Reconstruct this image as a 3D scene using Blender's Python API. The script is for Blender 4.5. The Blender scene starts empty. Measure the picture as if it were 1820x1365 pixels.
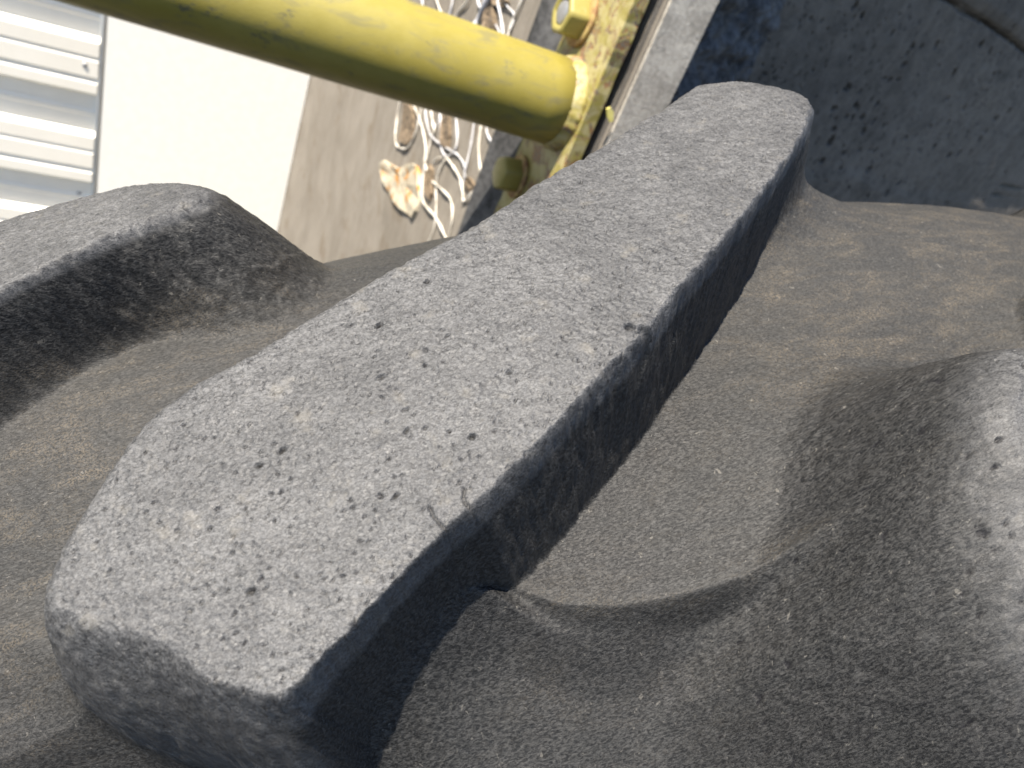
import bpy, bmesh, math, random
import numpy as np
from mathutils import Vector, Matrix

scene = bpy.context.scene
col = scene.collection
random.seed(7)
rng = np.random.default_rng(11)

# ------------------------------------------------------------------ camera
HC = 1.93                                   # camera height over the ground
FPX, CX, CY = 1360.0, 910.0, 682.5          # focal length and centre, in pixels of the photograph
CW = np.array([[0.8827, 0.0747, 0.4639],    # camera axes (right, down, forward) -> world
               [-0.3119, -0.6452, 0.6974],
               [0.3514, -0.7603, -0.5462]])
CAM = np.array([0.0, 0.0, HC])
cam_d = bpy.data.cameras.new('camera')
cam = bpy.data.objects.new('camera', cam_d)
col.objects.link(cam)
scene.camera = cam
r_, d_, f_ = (Vector(CW[:, i]) for i in range(3))
m3 = Matrix((r_, -d_, -f_)).transposed()
cam.matrix_world = Matrix.Translation(Vector(CAM)) @ m3.to_4x4()
cam_d.sensor_width = 36.0
cam_d.lens = 36.0 * FPX / 1820.0
cam_d.clip_start = 0.01
cam_d.clip_end = 500.0
cam_d.dof.use_dof = True
cam_d.dof.focus_distance = 0.225
cam_d.dof.aperture_fstop = 19.0

# ------------------------------------------------------------------ sky and sun
SUN = Vector((-0.42, -0.14, 0.895)).normalized()
world = bpy.data.worlds.new('World')
scene.world = world
world.use_nodes = True
wn = world.node_tree.nodes
wl = world.node_tree.links
wn.clear()
sky = wn.new('ShaderNodeTexSky')
sky.sky_type = 'NISHITA'
sky.sun_disc = False
sky.sun_elevation = math.asin(SUN.z)
sky.sun_rotation = math.atan2(SUN.x, SUN.y)
sky.altitude = 100
sky.ozone_density = 3.0
sky.dust_density = 0.4
bg = wn.new('ShaderNodeBackground')
bg.inputs['Strength'].default_value = 0.075
out = wn.new('ShaderNodeOutputWorld')
wl.new(sky.outputs[0], bg.inputs[0])
wl.new(bg.outputs[0], out.inputs[0])
sun_d = bpy.data.lights.new('sun', 'SUN')
sun_d.energy = 5.0
sun_d.angle = math.radians(0.55)
sun_d.color = (1.0, 0.91, 0.78)
sun = bpy.data.objects.new('sun', sun_d)
col.objects.link(sun)
sun.rotation_euler = SUN.to_track_quat('Z', 'Y').to_euler()
sun.location = (-2, -1, 6)

scene.view_settings.view_transform = 'Standard'
scene.view_settings.look = 'None'
scene.view_settings.gamma = 1.0
scene.view_settings.use_curve_mapping = False
scene.view_settings.exposure = 1.72


# ------------------------------------------------------------------ helpers
def tag(o, label=None, cat=None, group=None, kind=None):
    if label: o['label'] = label
    if cat: o['category'] = cat
    if group: o['group'] = group
    if kind: o['kind'] = kind
    return o


def empty(name, loc):
    o = bpy.data.objects.new(name, None)
    o.location = loc
    o.empty_display_size = 0.1
    col.objects.link(o)
    return o


def link(name, me, mat, parent=None):
    o = bpy.data.objects.new(name, me)
    col.objects.link(o)
    if mat is not None: me.materials.append(mat)
    if parent is not None:
        o.parent = parent
        p = Vector((0, 0, 0)); q = parent
        while q is not None:
            p += q.location; q = q.parent
        o.location = -p          # meshes are written in world space
        if parent.type == 'MESH':
            o.location = Vector((0, 0, 0))
    return o


def from_bm(name, bm, mat, parent=None, smooth=True):
    me = bpy.data.meshes.new(name)
    bm.to_mesh(me); bm.free()
    if smooth: me.shade_smooth()
    return link(name, me, mat, parent)


def quads_mesh(name, verts, quads, normals=None, attrs=None):
    me = bpy.data.meshes.new(name)
    nv, nf = len(verts), len(quads)
    me.vertices.add(nv)
    me.vertices.foreach_set('co', np.ascontiguousarray(verts, dtype=np.float32).ravel())
    me.loops.add(nf * 4)
    me.loops.foreach_set('vertex_index', np.ascontiguousarray(quads, dtype=np.int32).ravel())
    me.polygons.add(nf)
    me.polygons.foreach_set('loop_start', np.arange(0, nf * 4, 4, dtype=np.int32))
    me.update(calc_edges=True)
    for k, (typ, arr) in (attrs or {}).items():
        at = me.attributes.new(k, typ, 'POINT')
        at.data.foreach_set('vector' if typ == 'FLOAT_VECTOR' else 'value',
                            np.ascontiguousarray(arr, dtype=np.float32).ravel())
    me.shade_smooth()
    if normals is not None:
        me.normals_split_custom_set_from_vertices(normals.tolist())
    return me


def ray(px, py):
    return CW @ np.array([(px - CX) / FPX, (py - CY) / FPX, 1.0])


def on_x(px, py, X):                       # where the sight line meets the upright plane x = X
    d = ray(px, py); return CAM + d * ((X - CAM[0]) / d[0])


def on_y(px, py, Y):
    d = ray(px, py); return CAM + d * ((Y - CAM[1]) / d[1])


def on_plane(px, py, P, n):
    d = ray(px, py); return CAM + d * (np.dot(P - CAM, n) / np.dot(d, n))


def hash2(ix, iy, seed):
    h = (ix.astype(np.int64) * 374761393 + iy.astype(np.int64) * 668265263 + seed * 974711) & 0x7fffffff
    h = ((h ^ (h >> 13)) * 1274126177) & 0x7fffffff
    h = h ^ (h >> 16)
    return (h & 0xffff) / 65535.0


def vnoise(x, y, seed=0):                  # value noise, -1..1
    ix = np.floor(x); iy = np.floor(y)
    fx = x - ix; fy = y - iy
    fx = fx * fx * (3 - 2 * fx); fy = fy * fy * (3 - 2 * fy)
    a = hash2(ix, iy, seed); b = hash2(ix + 1, iy, seed)
    c = hash2(ix, iy + 1, seed); d = hash2(ix + 1, iy + 1, seed)
    return ((a + (b - a) * fx) * (1 - fy) + (c + (d - c) * fx) * fy) * 2 - 1


def fbm(x, y, seed=0, o=3):
    t = 0; w = 1; s = 0
    for i in range(o):
        t = t + w * vnoise(x * 2 ** i, y * 2 ** i, seed + i); s += w; w *= .5
    return t / s


def sstep(a, b, x):
    t = np.clip((x - a) / (b - a), 0, 1); return t * t * (3 - 2 * t)


def smin(a, b, k):
    h = np.maximum(k - np.abs(a - b), 0) / k
    return np.minimum(a, b) - h * h * k * .25


def smax(a, b, k):
    return -smin(-a, -b, k)


# ------------------------------------------------------------------ node helpers
class NT:
    def __init__(s, name):
        s.m = bpy.data.materials.new(name); s.m.use_nodes = True
        s.n = s.m.node_tree.nodes; s.l = s.m.node_tree.links
        s.bsdf = s.n['Principled BSDF']

    def node(s, t, **kw):
        nd = s.n.new(t)
        for k, v in kw.items(): setattr(nd, k, v)
        return nd

    def put(s, sock, v):
        if hasattr(v, 'node'): s.l.new(v, sock)
        else: sock.default_value = v

    def coords(s): return s.node('ShaderNodeTexCoord').outputs['Object']

    def attr(s, name, o='Fac'): 
        return s.node('ShaderNodeAttribute', attribute_name=name).outputs[o]

    def mapping(s, v, scale=(1, 1, 1), rot=(0, 0, 0)):
        m = s.node('ShaderNodeMapping'); s.put(m.inputs[0], v)
        m.inputs['Scale'].default_value = scale; m.inputs['Rotation'].default_value = rot
        return m.outputs[0]

    def noise(s, v, scale, detail=4, rough=.6, dist=0.0):
        n = s.node('ShaderNodeTexNoise'); s.put(n.inputs['Vector'], v)
        n.inputs['Scale'].default_value = scale; n.inputs['Detail'].default_value = detail
        n.inputs['Roughness'].default_value = rough; n.inputs['Distortion'].default_value = dist
        return n.outputs['Fac']

    def voro(s, v, scale, feature='F1', rnd=1.0, o='Distance'):
        n = s.node('ShaderNodeTexVoronoi', feature=feature); s.put(n.inputs['Vector'], v)
        n.inputs['Scale'].default_value = scale; n.inputs['Randomness'].default_value = rnd
        return n.outputs[o], n.outputs['Color'] if feature == 'F1' else None

    def ramp(s, f, a, b, ca=0.0, cb=1.0):
        m = s.node('ShaderNodeMapRange', interpolation_type='SMOOTHSTEP')
        s.put(m.inputs[0], f)
        for i, v in zip((1, 2, 3, 4), (a, b, ca, cb)): s.put(m.inputs[i], v)
        return m.outputs[0]

    def math(s, op, a, b=0.0, c=None, clamp=False):
        m = s.node('ShaderNodeMath', operation=op, use_clamp=clamp)
        s.put(m.inputs[0], a); s.put(m.inputs[1], b)
        if c is not None: s.put(m.inputs[2], c)
        return m.outputs[0]

    def mix(s, f, a, b, blend='MIX'):
        m = s.node('ShaderNodeMix', data_type='RGBA', blend_type=blend)
        s.put(m.inputs[0], f)
        for i, v in ((6, a), (7, b)):
            if not hasattr(v, 'node') and len(v) == 3: v = (*v, 1)
            s.put(m.inputs[i], v)
        return m.outputs[2]

    def sep(s, v):
        m = s.node('ShaderNodeSeparateXYZ'); s.put(m.inputs[0], v); return m.outputs

    def bump(s, h, strength, dist, prev=None):
        b = s.node('ShaderNodeBump'); s.put(b.inputs['Height'], h)
        b.inputs['Strength'].default_value = strength; b.inputs['Distance'].default_value = dist
        if prev is not None: s.l.new(prev, b.inputs['Normal'])
        return b.outputs[0]

    def done(s, colr, rough, nrm=None, spec=.4, metal=0.0):
        b = s.bsdf
        if not hasattr(colr, 'node') and len(colr) == 3: colr = (*colr, 1)
        s.put(b.inputs['Base Color'], colr); s.put(b.inputs['Roughness'], rough)
        s.put(b.inputs['Specular IOR Level'], spec); s.put(b.inputs['Metallic'], metal)
        if nrm is not None: s.l.new(nrm, b.inputs['Normal'])
        return s.m


# ------------------------------------------------------------------ materials
def rubber_material():
    t = NT('weathered_rubber')
    v = t.attr('tc', 'Vector')
    wear_and_sun = t.attr('wear_and_sun'); dust_and_sun = t.attr('dust_and_sun')
    big = t.noise(v, 30, 4, .6, .4)
    mid = t.noise(v, 120, 3, .65)
    # bleached, scuffed running surface: a fine salt-and-pepper of pale rubber fibres
    fib = t.noise(t.mapping(v, (1, 1.6, 1), (0, 0, .5)), 1250, 2, .75, .9)
    fib2 = t.noise(v, 430, 2, .7, .5)
    pale_fib = t.math('ADD', t.math('MULTIPLY', t.ramp(fib, .34, .68), .60), t.math('MULTIPLY', t.ramp(fib2, .30, .72), .22))
    scuff = t.noise(t.mapping(v, (1, 5, 1), (0, 0, -.75)), 110, 3, .65, .4)
    pale_fib = t.math('ADD', pale_fib, t.math('MULTIPLY', t.ramp(scuff, .35, .68), .18))
    pale_fib = t.math('MULTIPLY', pale_fib, t.ramp(big, .30, .70, .70, 1.06))
    topc = t.mix(pale_fib, (.005, .0057, .0075), (.108, .109, .112))
    topc = t.mix(t.ramp(mid, .58, .75, 0, .25), topc, (.16, .148, .125))
    # floor of the grooves: dark rubber with brown dust caught in the skin
    skin = t.noise(t.mapping(v, (1, 2.6, 1), (0, 0, -.6)), 640, 3, .75, .5)
    grain = t.noise(v, 1500, 1, .6)
    fl = t.mix(t.ramp(skin, .36, .68), (.007, .0075, .0085), (.042, .042, .042))
    streak = t.noise(t.mapping(v, (1, 3.4, 1), (0, 0, -.62)), 34, 5, .72, .6)
    dm = t.math('MULTIPLY', t.ramp(streak, .40, .80), t.ramp(grain, .40, .62))
    dm = t.math('MULTIPLY', dm, dust_and_sun)
    fl = t.mix(t.math('MULTIPLY', dust_and_sun, .30), fl, (.041, .0405, .039))
    fl = t.mix(t.math('MULTIPLY', dm, .55, clamp=True), fl, (.125, .104, .076))
    spk = t.ramp(fib2, .66, .74)
    fl = t.mix(t.math('MULTIPLY', spk, .28), fl, (.20, .19, .17))
    wm = t.ramp(t.math('ADD', wear_and_sun, t.math('MULTIPLY', t.math('SUBTRACT', mid, .5), .35)), .30, .80)
    c = t.mix(wm, fl, topc)
    # pores opened by the weather (their shape is in the mesh)
    pit = t.attr('pore')
    c = t.mix(t.math('MULTIPLY', t.ramp(pit, .15, .8), .78), c, (.009, .009, .011))
    h = t.math('ADD', t.math('MULTIPLY', skin, .85), t.math('MULTIPLY', grain, .35))
    ht = t.math('ADD', t.math('MULTIPLY', fib, .45), t.math('MULTIPLY', fib2, .45))
    hm = t.node('ShaderNodeMix', data_type='FLOAT')
    t.put(hm.inputs[0], wm); t.put(hm.inputs[2], h); t.put(hm.inputs[3], ht)
    hh = hm.outputs[0]
    nrm = t.bump(hh, .8, .0005)
    ro = t.ramp(fib2, .3, .7, .50, .72)
    return t.done(c, ro, nrm, t.ramp(wm, 0, 1, .20, .40))


def concrete_material(name, a, b, stain, scale=14, holes=0.0, streaky=False):
    t = NT(name); v = t.coords()
    big = t.noise(v, scale * .35, 5, .65, .3)
    med = t.noise(v, scale * 3, 6, .7)
    fin = t.noise(v, scale * 26, 3, .6)
    if streaky: med = t.noise(t.mapping(v, (1, 1, .12)), scale * 6, 6, .7)
    f = t.math('ADD', t.math('MULTIPLY', big, .45), t.math('MULTIPLY', med, .55))
    c = t.mix(t.ramp(f, .33, .66), a, b)
    c = t.mix(t.ramp(t.noise(v, scale * .8, 4, .6, .8), .52, .70, 0, .6), c, stain)
    c = t.mix(t.ramp(fin, .58, .72, 0, .45), c, tuple(min(1, x * 1.35) for x in b))
    c = t.mix(t.ramp(fin, .42, .28, 0, .5), c, tuple(x * .55 for x in a))
    h = t.math('ADD', t.math('MULTIPLY', med, .7), t.math('MULTIPLY', fin, .3))
    if holes:
        d, cc = t.voro(v, 160); r = t.sep(cc)
        p = t.math('MULTIPLY', t.ramp(d, t.math('MULTIPLY', r[1], .3), .05), t.ramp(r[0], 1 - holes, 1 - holes + .02))
        c = t.mix(t.math('MULTIPLY', p, .7), c, tuple(x * .35 for x in a)); h = t.math('SUBTRACT', h, p)
    return t.done(c, .85, t.bump(h, .5, .004), .25)


def yellow_material(name, worn=.3):
    t = NT(name); v = t.coords()
    n1 = t.noise(v, 9, 5, .65); n2 = t.noise(v, 70, 5, .7, .6); n3 = t.noise(v, 300, 3, .6)
    c = t.mix(t.ramp(n1, .3, .7), (.20, .168, .038), (.255, .222, .07))
    c = t.mix(t.ramp(n3, .55, .75, 0, .22), c, (.34, .31, .08))
    # bald, chalky paint and rust where it has flaked
    chalk = t.ramp(t.math('ADD', t.math('MULTIPLY', n2, .7), t.math('MULTIPLY', n1, .3)), .60 - worn * .2, .68 - worn * .12)
    c = t.mix(t.math('MULTIPLY', chalk, .75), c, (.34, .30, .165))
    rust = t.ramp(t.noise(v, 48, 6, .72, .9), .70 - worn * .22, .77 - worn * .22)
    c = t.mix(t.math('MULTIPLY', rust, .85), c, t.mix(t.ramp(n3, .4, .6), (.20, .085, .03), (.13, .105, .09)))
    h = t.math('SUBTRACT', t.math('MULTIPLY', n3, .25), rust)
    return t.done(c, t.ramp(n2, .3, .7, .38, .6), t.bump(h, .35, .0012), .4)


def pipe_material(marks):
    t = NT('yellow_pipe_paint'); v = t.coords()
    n1 = t.noise(v, 7, 5, .65); n2 = t.noise(t.mapping(v, (.35, 1, 1)), 60, 5, .7, .8); n3 = t.noise(v, 420, 3, .6)
    c = t.mix(t.ramp(n1, .3, .7), (.180, .150, .026), (.228, .194, .046))
    c = t.mix(t.ramp(n3, .52, .78, 0, .3), c, (.24, .21, .06))
    c = t.mix(t.ramp(n2, .50, .66, 0, .7), c, (.12, .108, .05))
    scuff = t.ramp(t.noise(t.mapping(v, (.6, 1, 1), (0, .3, 0)), 34, 6, .75, 1.5), .62, .69)
    scuff = t.math('MULTIPLY', scuff, t.ramp(t.noise(v, 9, 2), .46, .58))
    c = t.mix(t.math('MULTIPLY', scuff, .85), c, (.04, .042, .036))
    for (mp, mr) in marks:
        dv = t.node('ShaderNodeVectorMath', operation='DISTANCE'); t.put(dv.inputs[0], v); dv.inputs[1].default_value = tuple(mp)
        sm = t.math('MULTIPLY', t.ramp(dv.outputs['Value'], 0, mr * 2.0, 1, 0), .72)
        sm = t.ramp(t.math('ADD', sm, t.math('MULTIPLY', t.math('SUBTRACT', t.noise(t.mapping(v, (.6, 1, 1.3)), 190, 5, .75, 1.2), .5), 2.6)), .72, .92)
        scuff = t.math('MAXIMUM', scuff, sm)
        c = t.mix(t.math('MULTIPLY', sm, .75), c, (.06, .062, .05))
    return t.done(c, t.ramp(n2, .3, .7, .36, .55), t.bump(t.math('ADD', n3, t.math('MULTIPLY', scuff, -1.5)), .2, .0008), .45)


def plain(name, a, b, scale, rough, bump=.3, dist=.001, spec=.35, metal=0.0):
    t = NT(name); v = t.coords(); n = t.noise(v, scale, 5, .65)
    return t.done(t.mix(t.ramp(n, .3, .7), a, b), rough, t.bump(n, bump, dist), spec, metal)


M_RUB = rubber_material()
M_PIER = concrete_material('weathered_pier_concrete', (.125, .110, .090), (.205, .185, .158), (.115, .090, .062), 16, 0, True)
M_SUNSKIN = concrete_material('grainy_painted_sun_concrete', (.22, .20, .17), (.46, .43, .375), (.20, .185, .16), 75)  # paler than the pier: sunlight on its near face put into the colour
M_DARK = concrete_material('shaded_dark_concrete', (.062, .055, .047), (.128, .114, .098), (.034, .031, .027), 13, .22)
M_JOINT = concrete_material('rough_black_joint_filler', (.030, .030, .031), (.135, .135, .138), (.012, .012, .013), 34)
M_WALL = plain('white_wall_render', (.88, .855, .79), (.92, .90, .84), 40, .8, .06, .001)
M_SIDING = plain('white_painted_metal', (.82, .785, .70), (.86, .825, .74), 8, .45, .1, .001)
M_TRIM = plain('white_trim_metal', (.74, .73, .69), (.80, .79, .75), 12, .5, .1, .001)
M_PLATE = yellow_material('flaked_yellow_plate_paint', .85)
M_BOLT = yellow_material('yellow_bolt_paint', .12)
M_STEEL = plain('dull_bolt_steel', (.30, .30, .30), (.45, .45, .46), 90, .4, .3, .001, .5, .8)
M_RUST = plain('rusty_washer_steel', (.16, .075, .035), (.36, .27, .10), 120, .75, .5, .001)
M_STEM = plain('bleached_vine_bark', (.34, .315, .27), (.56, .53, .48), 60, .75, .5, .002)
M_STEM2 = plain('grey_vine_bark', (.32, .32, .33), (.50, .50, .52), 60, .75, .5, .002)
M_BARK = plain('dead_brown_bark', (.06, .045, .03), (.20, .15, .10), 90, .9, .8, .004)
M_GROUND = concrete_material('yard_asphalt', (.040, .040, .041), (.065, .064, .062), (.03, .03, .03), 6)
M_CHIP = plain('loose_yellow_paint', (.58, .50, .10), (.66, .58, .2), 60, .5)


def flake_material():
    t = NT('peeling_cream_paint'); v = t.coords()
    c = t.mix(t.ramp(t.noise(v, 60, 5, .65), .35, .65), (.29, .255, .19), (.38, .34, .26))
    d, _ = t.voro(v, 28)
    c = t.mix(t.math('MULTIPLY', t.ramp(t.noise(v, 34, 3, .6, .4), .54, .62), .9), c, (.36, .17, .035))
    return t.done(c, .8, t.bump(t.noise(v, 50, 4), .5, .002), .3)


M_FLAKE = flake_material()

# ------------------------------------------------------------------ ground
bm = bmesh.new()
bmesh.ops.create_grid(bm, x_segments=8, y_segments=8, size=40)
tag(from_bm('ground', bm, M_GROUND, smooth=False), 'dark asphalt yard the tractor tyre stands on', 'ground', kind='structure')

# ------------------------------------------------------------------ walls behind
XP = 0.480                                  # face of the pier that carries the rail
YC = float(on_x(581, 0, XP)[1])             # inside corner of pier and white wall
YN = float(on_x(1128, 0, XP - .029)[1]) - .003   # near corner of the pier


def box(bm, lo, hi):
    r = bmesh.ops.create_cube(bm, size=1.0)
    lo, hi = Vector(lo), Vector(hi)
    for v in r['verts']:
        v.co = Vector([lo[i] + (v.co[i] + .5) * (hi[i] - lo[i]) for i in range(3)])
    return r['verts']


# white wall
bm = bmesh.new()
xj = float(on_y(190, 60, YC)[0])            # where the siding ends
box(bm, (xj, YC, 0), (XP - .002, YC + .2, 4.2))
w = from_bm('rendered_wall', bm, M_WALL, smooth=False)
tag(w, 'bright white rendered wall in full sun between metal siding and grey pier', 'wall')

# ribbed metal siding left of it
YS = YC + .020
sid = empty('metal_siding', (xj - 1.0, YC, 0))
tag(sid, 'white ribbed metal siding with horizontal ribs left of the white wall', 'siding')
zs = []
for py in (38, 225, 372):                   # upper edges of three ribs where they meet the trim
    zs.append(float(on_y(178, py + 40 if py == 38 else py + 22, YC)[2]))
period = (zs[0] - zs[2]) / 2.0
rib_d = .022
for k in range(-12, 16):
    zt = zs[1] + k * period                 # top of the rib face
    fh = period * .52
    prof = [(0, zt + .014), (rib_d, zt), (rib_d, zt - fh * .27), (rib_d - .005, zt - fh * .27 - .003),
            (rib_d - .005, zt - fh * .27 - .008), (rib_d, zt - fh * .27 - .013),
            (rib_d, zt - fh * .68), (rib_d - .006, zt - fh * .68 - .004), (rib_d - .006, zt - fh * .68 - .012),
            (rib_d, zt - fh * .68 - .018), (rib_d, zt - fh), (.002, zt - fh - .012),
            (.0, zt - fh - period * .2), (.003, zt - fh - period * .22), (.003, zt - fh - period * .26),
            (0, zt - fh - period * .28), (0, zt + .014 - period + .0005)]
    bm = bmesh.new()
    x0, x1 = xj - 9.0, xj - .016
    rows = []
    for X in (x0, x1):
        rows.append([bm.verts.new((X, YS - y, z)) for y, z in prof] +
                    [bm.verts.new((X, YS + .02, prof[-1][1])), bm.verts.new((X, YS + .02, prof[0][1]))])
    n = len(rows[0])
    for i in range(n):
        bm.faces.new((rows[0][i], rows[0][(i + 1) % n], rows[1][(i + 1) % n], rows[1][i]))
    bm.faces.new(rows[0]); bm.faces.new(rows[1][::-1])
    bmesh.ops.recalc_face_normals(bm, faces=bm.faces)
    pn = from_bm('panel', bm, M_SIDING, sid, smooth=False)
    if k in (0, 1):
        bm = bmesh.new()
        sp = on_y(132, 131 if k == 1 else 192, YC - .004)
        for kk in range(1):
            zz = zt - fh * .47 if k == 1 else zt - fh - period * .2
        bmesh.ops.create_uvsphere(bm, u_segments=12, v_segments=6, radius=.007,
                                  matrix=Matrix.Translation((xj - .05, YS - (rib_d if k == 1 else 0), zz)) @ Matrix.Diagonal((1, .45, 1, 1)))
        from_bm('screw', bm, M_STEEL, pn)
bm = bmesh.new()
box(bm, (xj - .016, YC - .001, 0.0), (xj - .0005, YC + .04, 4.2))
bmesh.ops.bevel(bm, geom=bm.edges[:], offset=.004, segments=2, affect='EDGES')
from_bm('corner_trim', bm, M_TRIM, sid)

# concrete pier
XE = float(on_y(1275, 0, YN)[0])
pier = empty('concrete_pier', ((XP + XE) / 2, (YN + YC) / 2, 0))
tag(pier, 'weathered grey concrete pier that carries the yellow pipe and dead vine', 'pier')
bm = bmesh.new()
box(bm, (XP, YN, 0), (XE, YC + .3, 4.2))
bmesh.ops.bevel(bm, geom=[e for e in bm.edges if abs(e.verts[0].co.z - e.verts[1].co.z) > 1], offset=.006, segments=2, affect='EDGES')
from_bm('shaft', bm, M_PIER, pier, smooth=False)
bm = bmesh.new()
box(bm, (XP + .008, YN - .005, 0), (XE - .001, YN + .01, 4.2))  # grainy skin added over the near face so it looks sunlit
from_bm('painted_sun_skin', bm, M_SUNSKIN, pier, smooth=False)


def wall_strip(name, P, Q, z0, z1, nu, nv, disp, mat, parent=None, zfine=None):
    """upright sheet from plan point P to Q, real relief pushed along its outward normal, with a back"""
    P, Q = np.array(P), np.array(Q); L = np.linalg.norm(Q - P); u = (Q - P) / L
    n = np.array([u[1], -u[0]])             # outward: to the right of travel, i.e. the camera side
    us = np.asarray(nu); vs = np.asarray(nv)
    U, V = np.meshgrid(us, vs, indexing='ij')
    D = disp(U, V)
    X = P[0] + u[0] * U + n[0] * D; Y = P[1] + u[1] * U + n[1] * D
    verts = np.stack([X, Y, V], -1).reshape(-1, 3)
    a, b = len(us), len(vs); I = np.arange(a * b).reshape(a, b)
    q = np.stack([I[:-1, :-1], I[1:, :-1], I[1:, 1:], I[:-1, 1:]], -1).reshape(-1, 4)
    nb = np.array([[P[0] - n[0] * .2, P[1] - n[1] * .2], [Q[0] - n[0] * .2, Q[1] - n[1] * .2]])
    bv = np.array([[*nb[0], vs[0]], [*nb[1], vs[0]], [*nb[1], vs[-1]], [*nb[0], vs[-1]]])
    k = len(verts); verts = np.r_[verts, bv]
    c = [I[0, 0], I[-1, 0], I[-1, -1], I[0, -1]]
    q = np.r_[q, [[k + 1, k, k + 3, k + 2], [c[0], c[3], k + 3, k], [c[1], k + 1, k + 2, c[2]],
                  [c[3], c[2], k + 2, k + 3], [c[0], k, k + 1, c[1]]]]
    return link(name, quads_mesh(name, verts, q), mat, parent), n


def lines(lo, f0, f1, hi, fine, coarse):
    return np.unique(np.round(np.r_[np.arange(lo, f0, coarse), np.arange(f0, f1, fine), np.arange(f1, hi, coarse), hi], 5))


# rough black joint filler on the flank of the pier, then the dark pitted wall
d4 = np.array([.96, .28])
dj = np.array([.80, .60])
E0 = np.array([XE, YN + .002])
nj = np.array([dj[1], -dj[0]])
J1 = on_plane(1404, 0, np.array([*E0, 0]), np.array([nj[0], nj[1], 0]))[:2]
Lj = float(np.linalg.norm(J1 - E0))
zc = HC - .05


def joint_disp(U, V):
    d = fbm(U * 70, V * 55, 3, 4) * .018 + np.abs(fbm(U * 26, V * 20, 9, 3)) * -.022
    return d * sstep(0, .01, U) * sstep(Lj, Lj - .01, U) - .004 * sstep(0, .012, U)


J2 = J1 + d4 * .001
o, _ = wall_strip('expansion_joint', E0 + dj * .0015, J1, 0, 4.2, np.arange(0, Lj, .002), lines(0, zc - .35, zc + .25, 4.2, .003, .08), joint_disp, M_JOINT)
tag(o, 'rough black filler strip in the joint between pier and pitted wall', 'joint filler')

n4 = np.array([d4[1], -d4[0]])
P4 = np.array([*(J1 + n4 * -.012 + d4 * .004), 0.0])
N4 = np.array([n4[0], n4[1], 0])


def to4(px, py):
    h = on_plane(px, py, P4, N4); return float((h[:2] - P4[:2]) @ d4), float(h[2])


holes = []
for (px, py, r) in [(1506, 155, 9), (1476, 250, 11), (1461, 286, 8), (1494, 299, 5), (1543, 301, 8), (1519, 10, 7), (1533, 28, 6), (1584, 57, 5),
                    (1621, 81, 6), (1637, 82, 5), (1664, 80, 7), (1612, 94, 5), (1606, 115, 7), (1694, 128, 8), (1743, 78, 8), (1760, 89, 7),
                    (1582, 142, 6), (1573, 139, 5), (1597, 141, 5), (1770, 210, 9), (1794, 196, 7), (1742, 247, 7), (1753, 233, 6), (1687, 275, 9),
                    (1706, 272, 8), (1481, 193, 7), (1519, 187, 7), (1524, 193, 5), (1560, 184, 6), (1549, 176, 5), (1504, 206, 5), (1514, 209, 6),
                    (1533, 209, 7), (1553, 216, 7), (1570, 224, 6), (1535, 233, 8), (1480, 229, 6), (1610, 244, 6), (1654, 224, 5), (1685, 216, 6),
                    (1687, 237, 6), (1719, 234, 5), (1500, 272, 7), (1555, 267, 6), (1528, 267, 5), (1598, 325, 6), (1574, 343, 8), (1540, 346, 6),
                    (1615, 362, 6), (1679, 359, 5), (1760, 316, 6), (1747, 356, 6), (1800, 333, 6), (1765, 345, 7), (1788, 306, 6), (1669, 310, 6),
                    (1659, 260, 6), (1636, 267, 5), (1812, 136, 6), (1764, 130, 5), (1774, 129, 5), (1713, 190, 7), (1685, 175, 6)]:
    u_, z_ = to4(px, py); holes.append((u_, z_, r * .00105))
us4, zs4 = [h[0] for h in holes], [h[1] for h in holes]
for i in range(620):
    u_ = rng.uniform(0.0, .95); z_ = rng.uniform(zc - .45, zc + .35)
    holes.append((u_, z_, rng.choice([.0016, .0021, .0028, .0040], p=[.35, .35, .2, .1])))
crack = [to4(*p) for p in [(1600, -60), (1680, 0), (1735, 32), (1790, 68), (1820, 92), (1900, 150)]]
ledge = [to4(*p) for p in [(1440, 300), (1500, 292), (1540, 298), (1570, 318), (1620, 338), (1700, 340), (1760, 352), (1820, 372), (1900, 390)]]


def pitted_disp(U, V):
    d = fbm(U * 9, V * 9, 21, 4) * .004 + fbm(U * 70, V * 70, 31, 2) * .0006
    cx_ = [c[0] for c in crack]; cz = np.interp(U, cx_, [c[1] for c in crack])
    dist = np.abs(V - cz + fbm(U * 60, V * 3, 5, 2) * .003)
    d = d - .012 * np.exp(-(dist / .0028) ** 2) - .006 * sstep(.012, .002, V - cz) * (V > cz)
    d = d + .008 * sstep(.0, .03, V - cz) * (V > cz)
    lz = np.interp(U, [c[0] for c in ledge], [c[1] for c in ledge])
    d = d + .004 * sstep(.004, -.030, V - lz + fbm(U * 40, V * 40, 8, 2) * .002)
    for (hu, hz, hr) in holes:
        i0 = np.searchsorted(U[:, 0], hu - hr * 2.2); i1 = np.searchsorted(U[:, 0], hu + hr * 2.2)
        j0 = np.searchsorted(V[0], hz - hr * 2.2); j1 = np.searchsorted(V[0], hz + hr * 2.2)
        if i1 <= i0 or j1 <= j0: continue
        uu, vv = U[i0:i1, j0:j1], V[i0:i1, j0:j1]
        ang = (hu * 977 + hz * 331) % 3.14
        ex, ey = math.cos(ang), math.sin(ang)
        a = ((uu - hu) * ex + (vv - hz) * ey) / hr; b = (-(uu - hu) * ey + (vv - hz) * ex) / (hr * .72)
        rr = np.sqrt(a * a + b * b) * (1 + .25 * vnoise(uu * 500, vv * 500, 3))
        d[i0:i1, j0:j1] -= hr * 3.6 * sstep(1.05, .75, rr)
    return d


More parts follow.
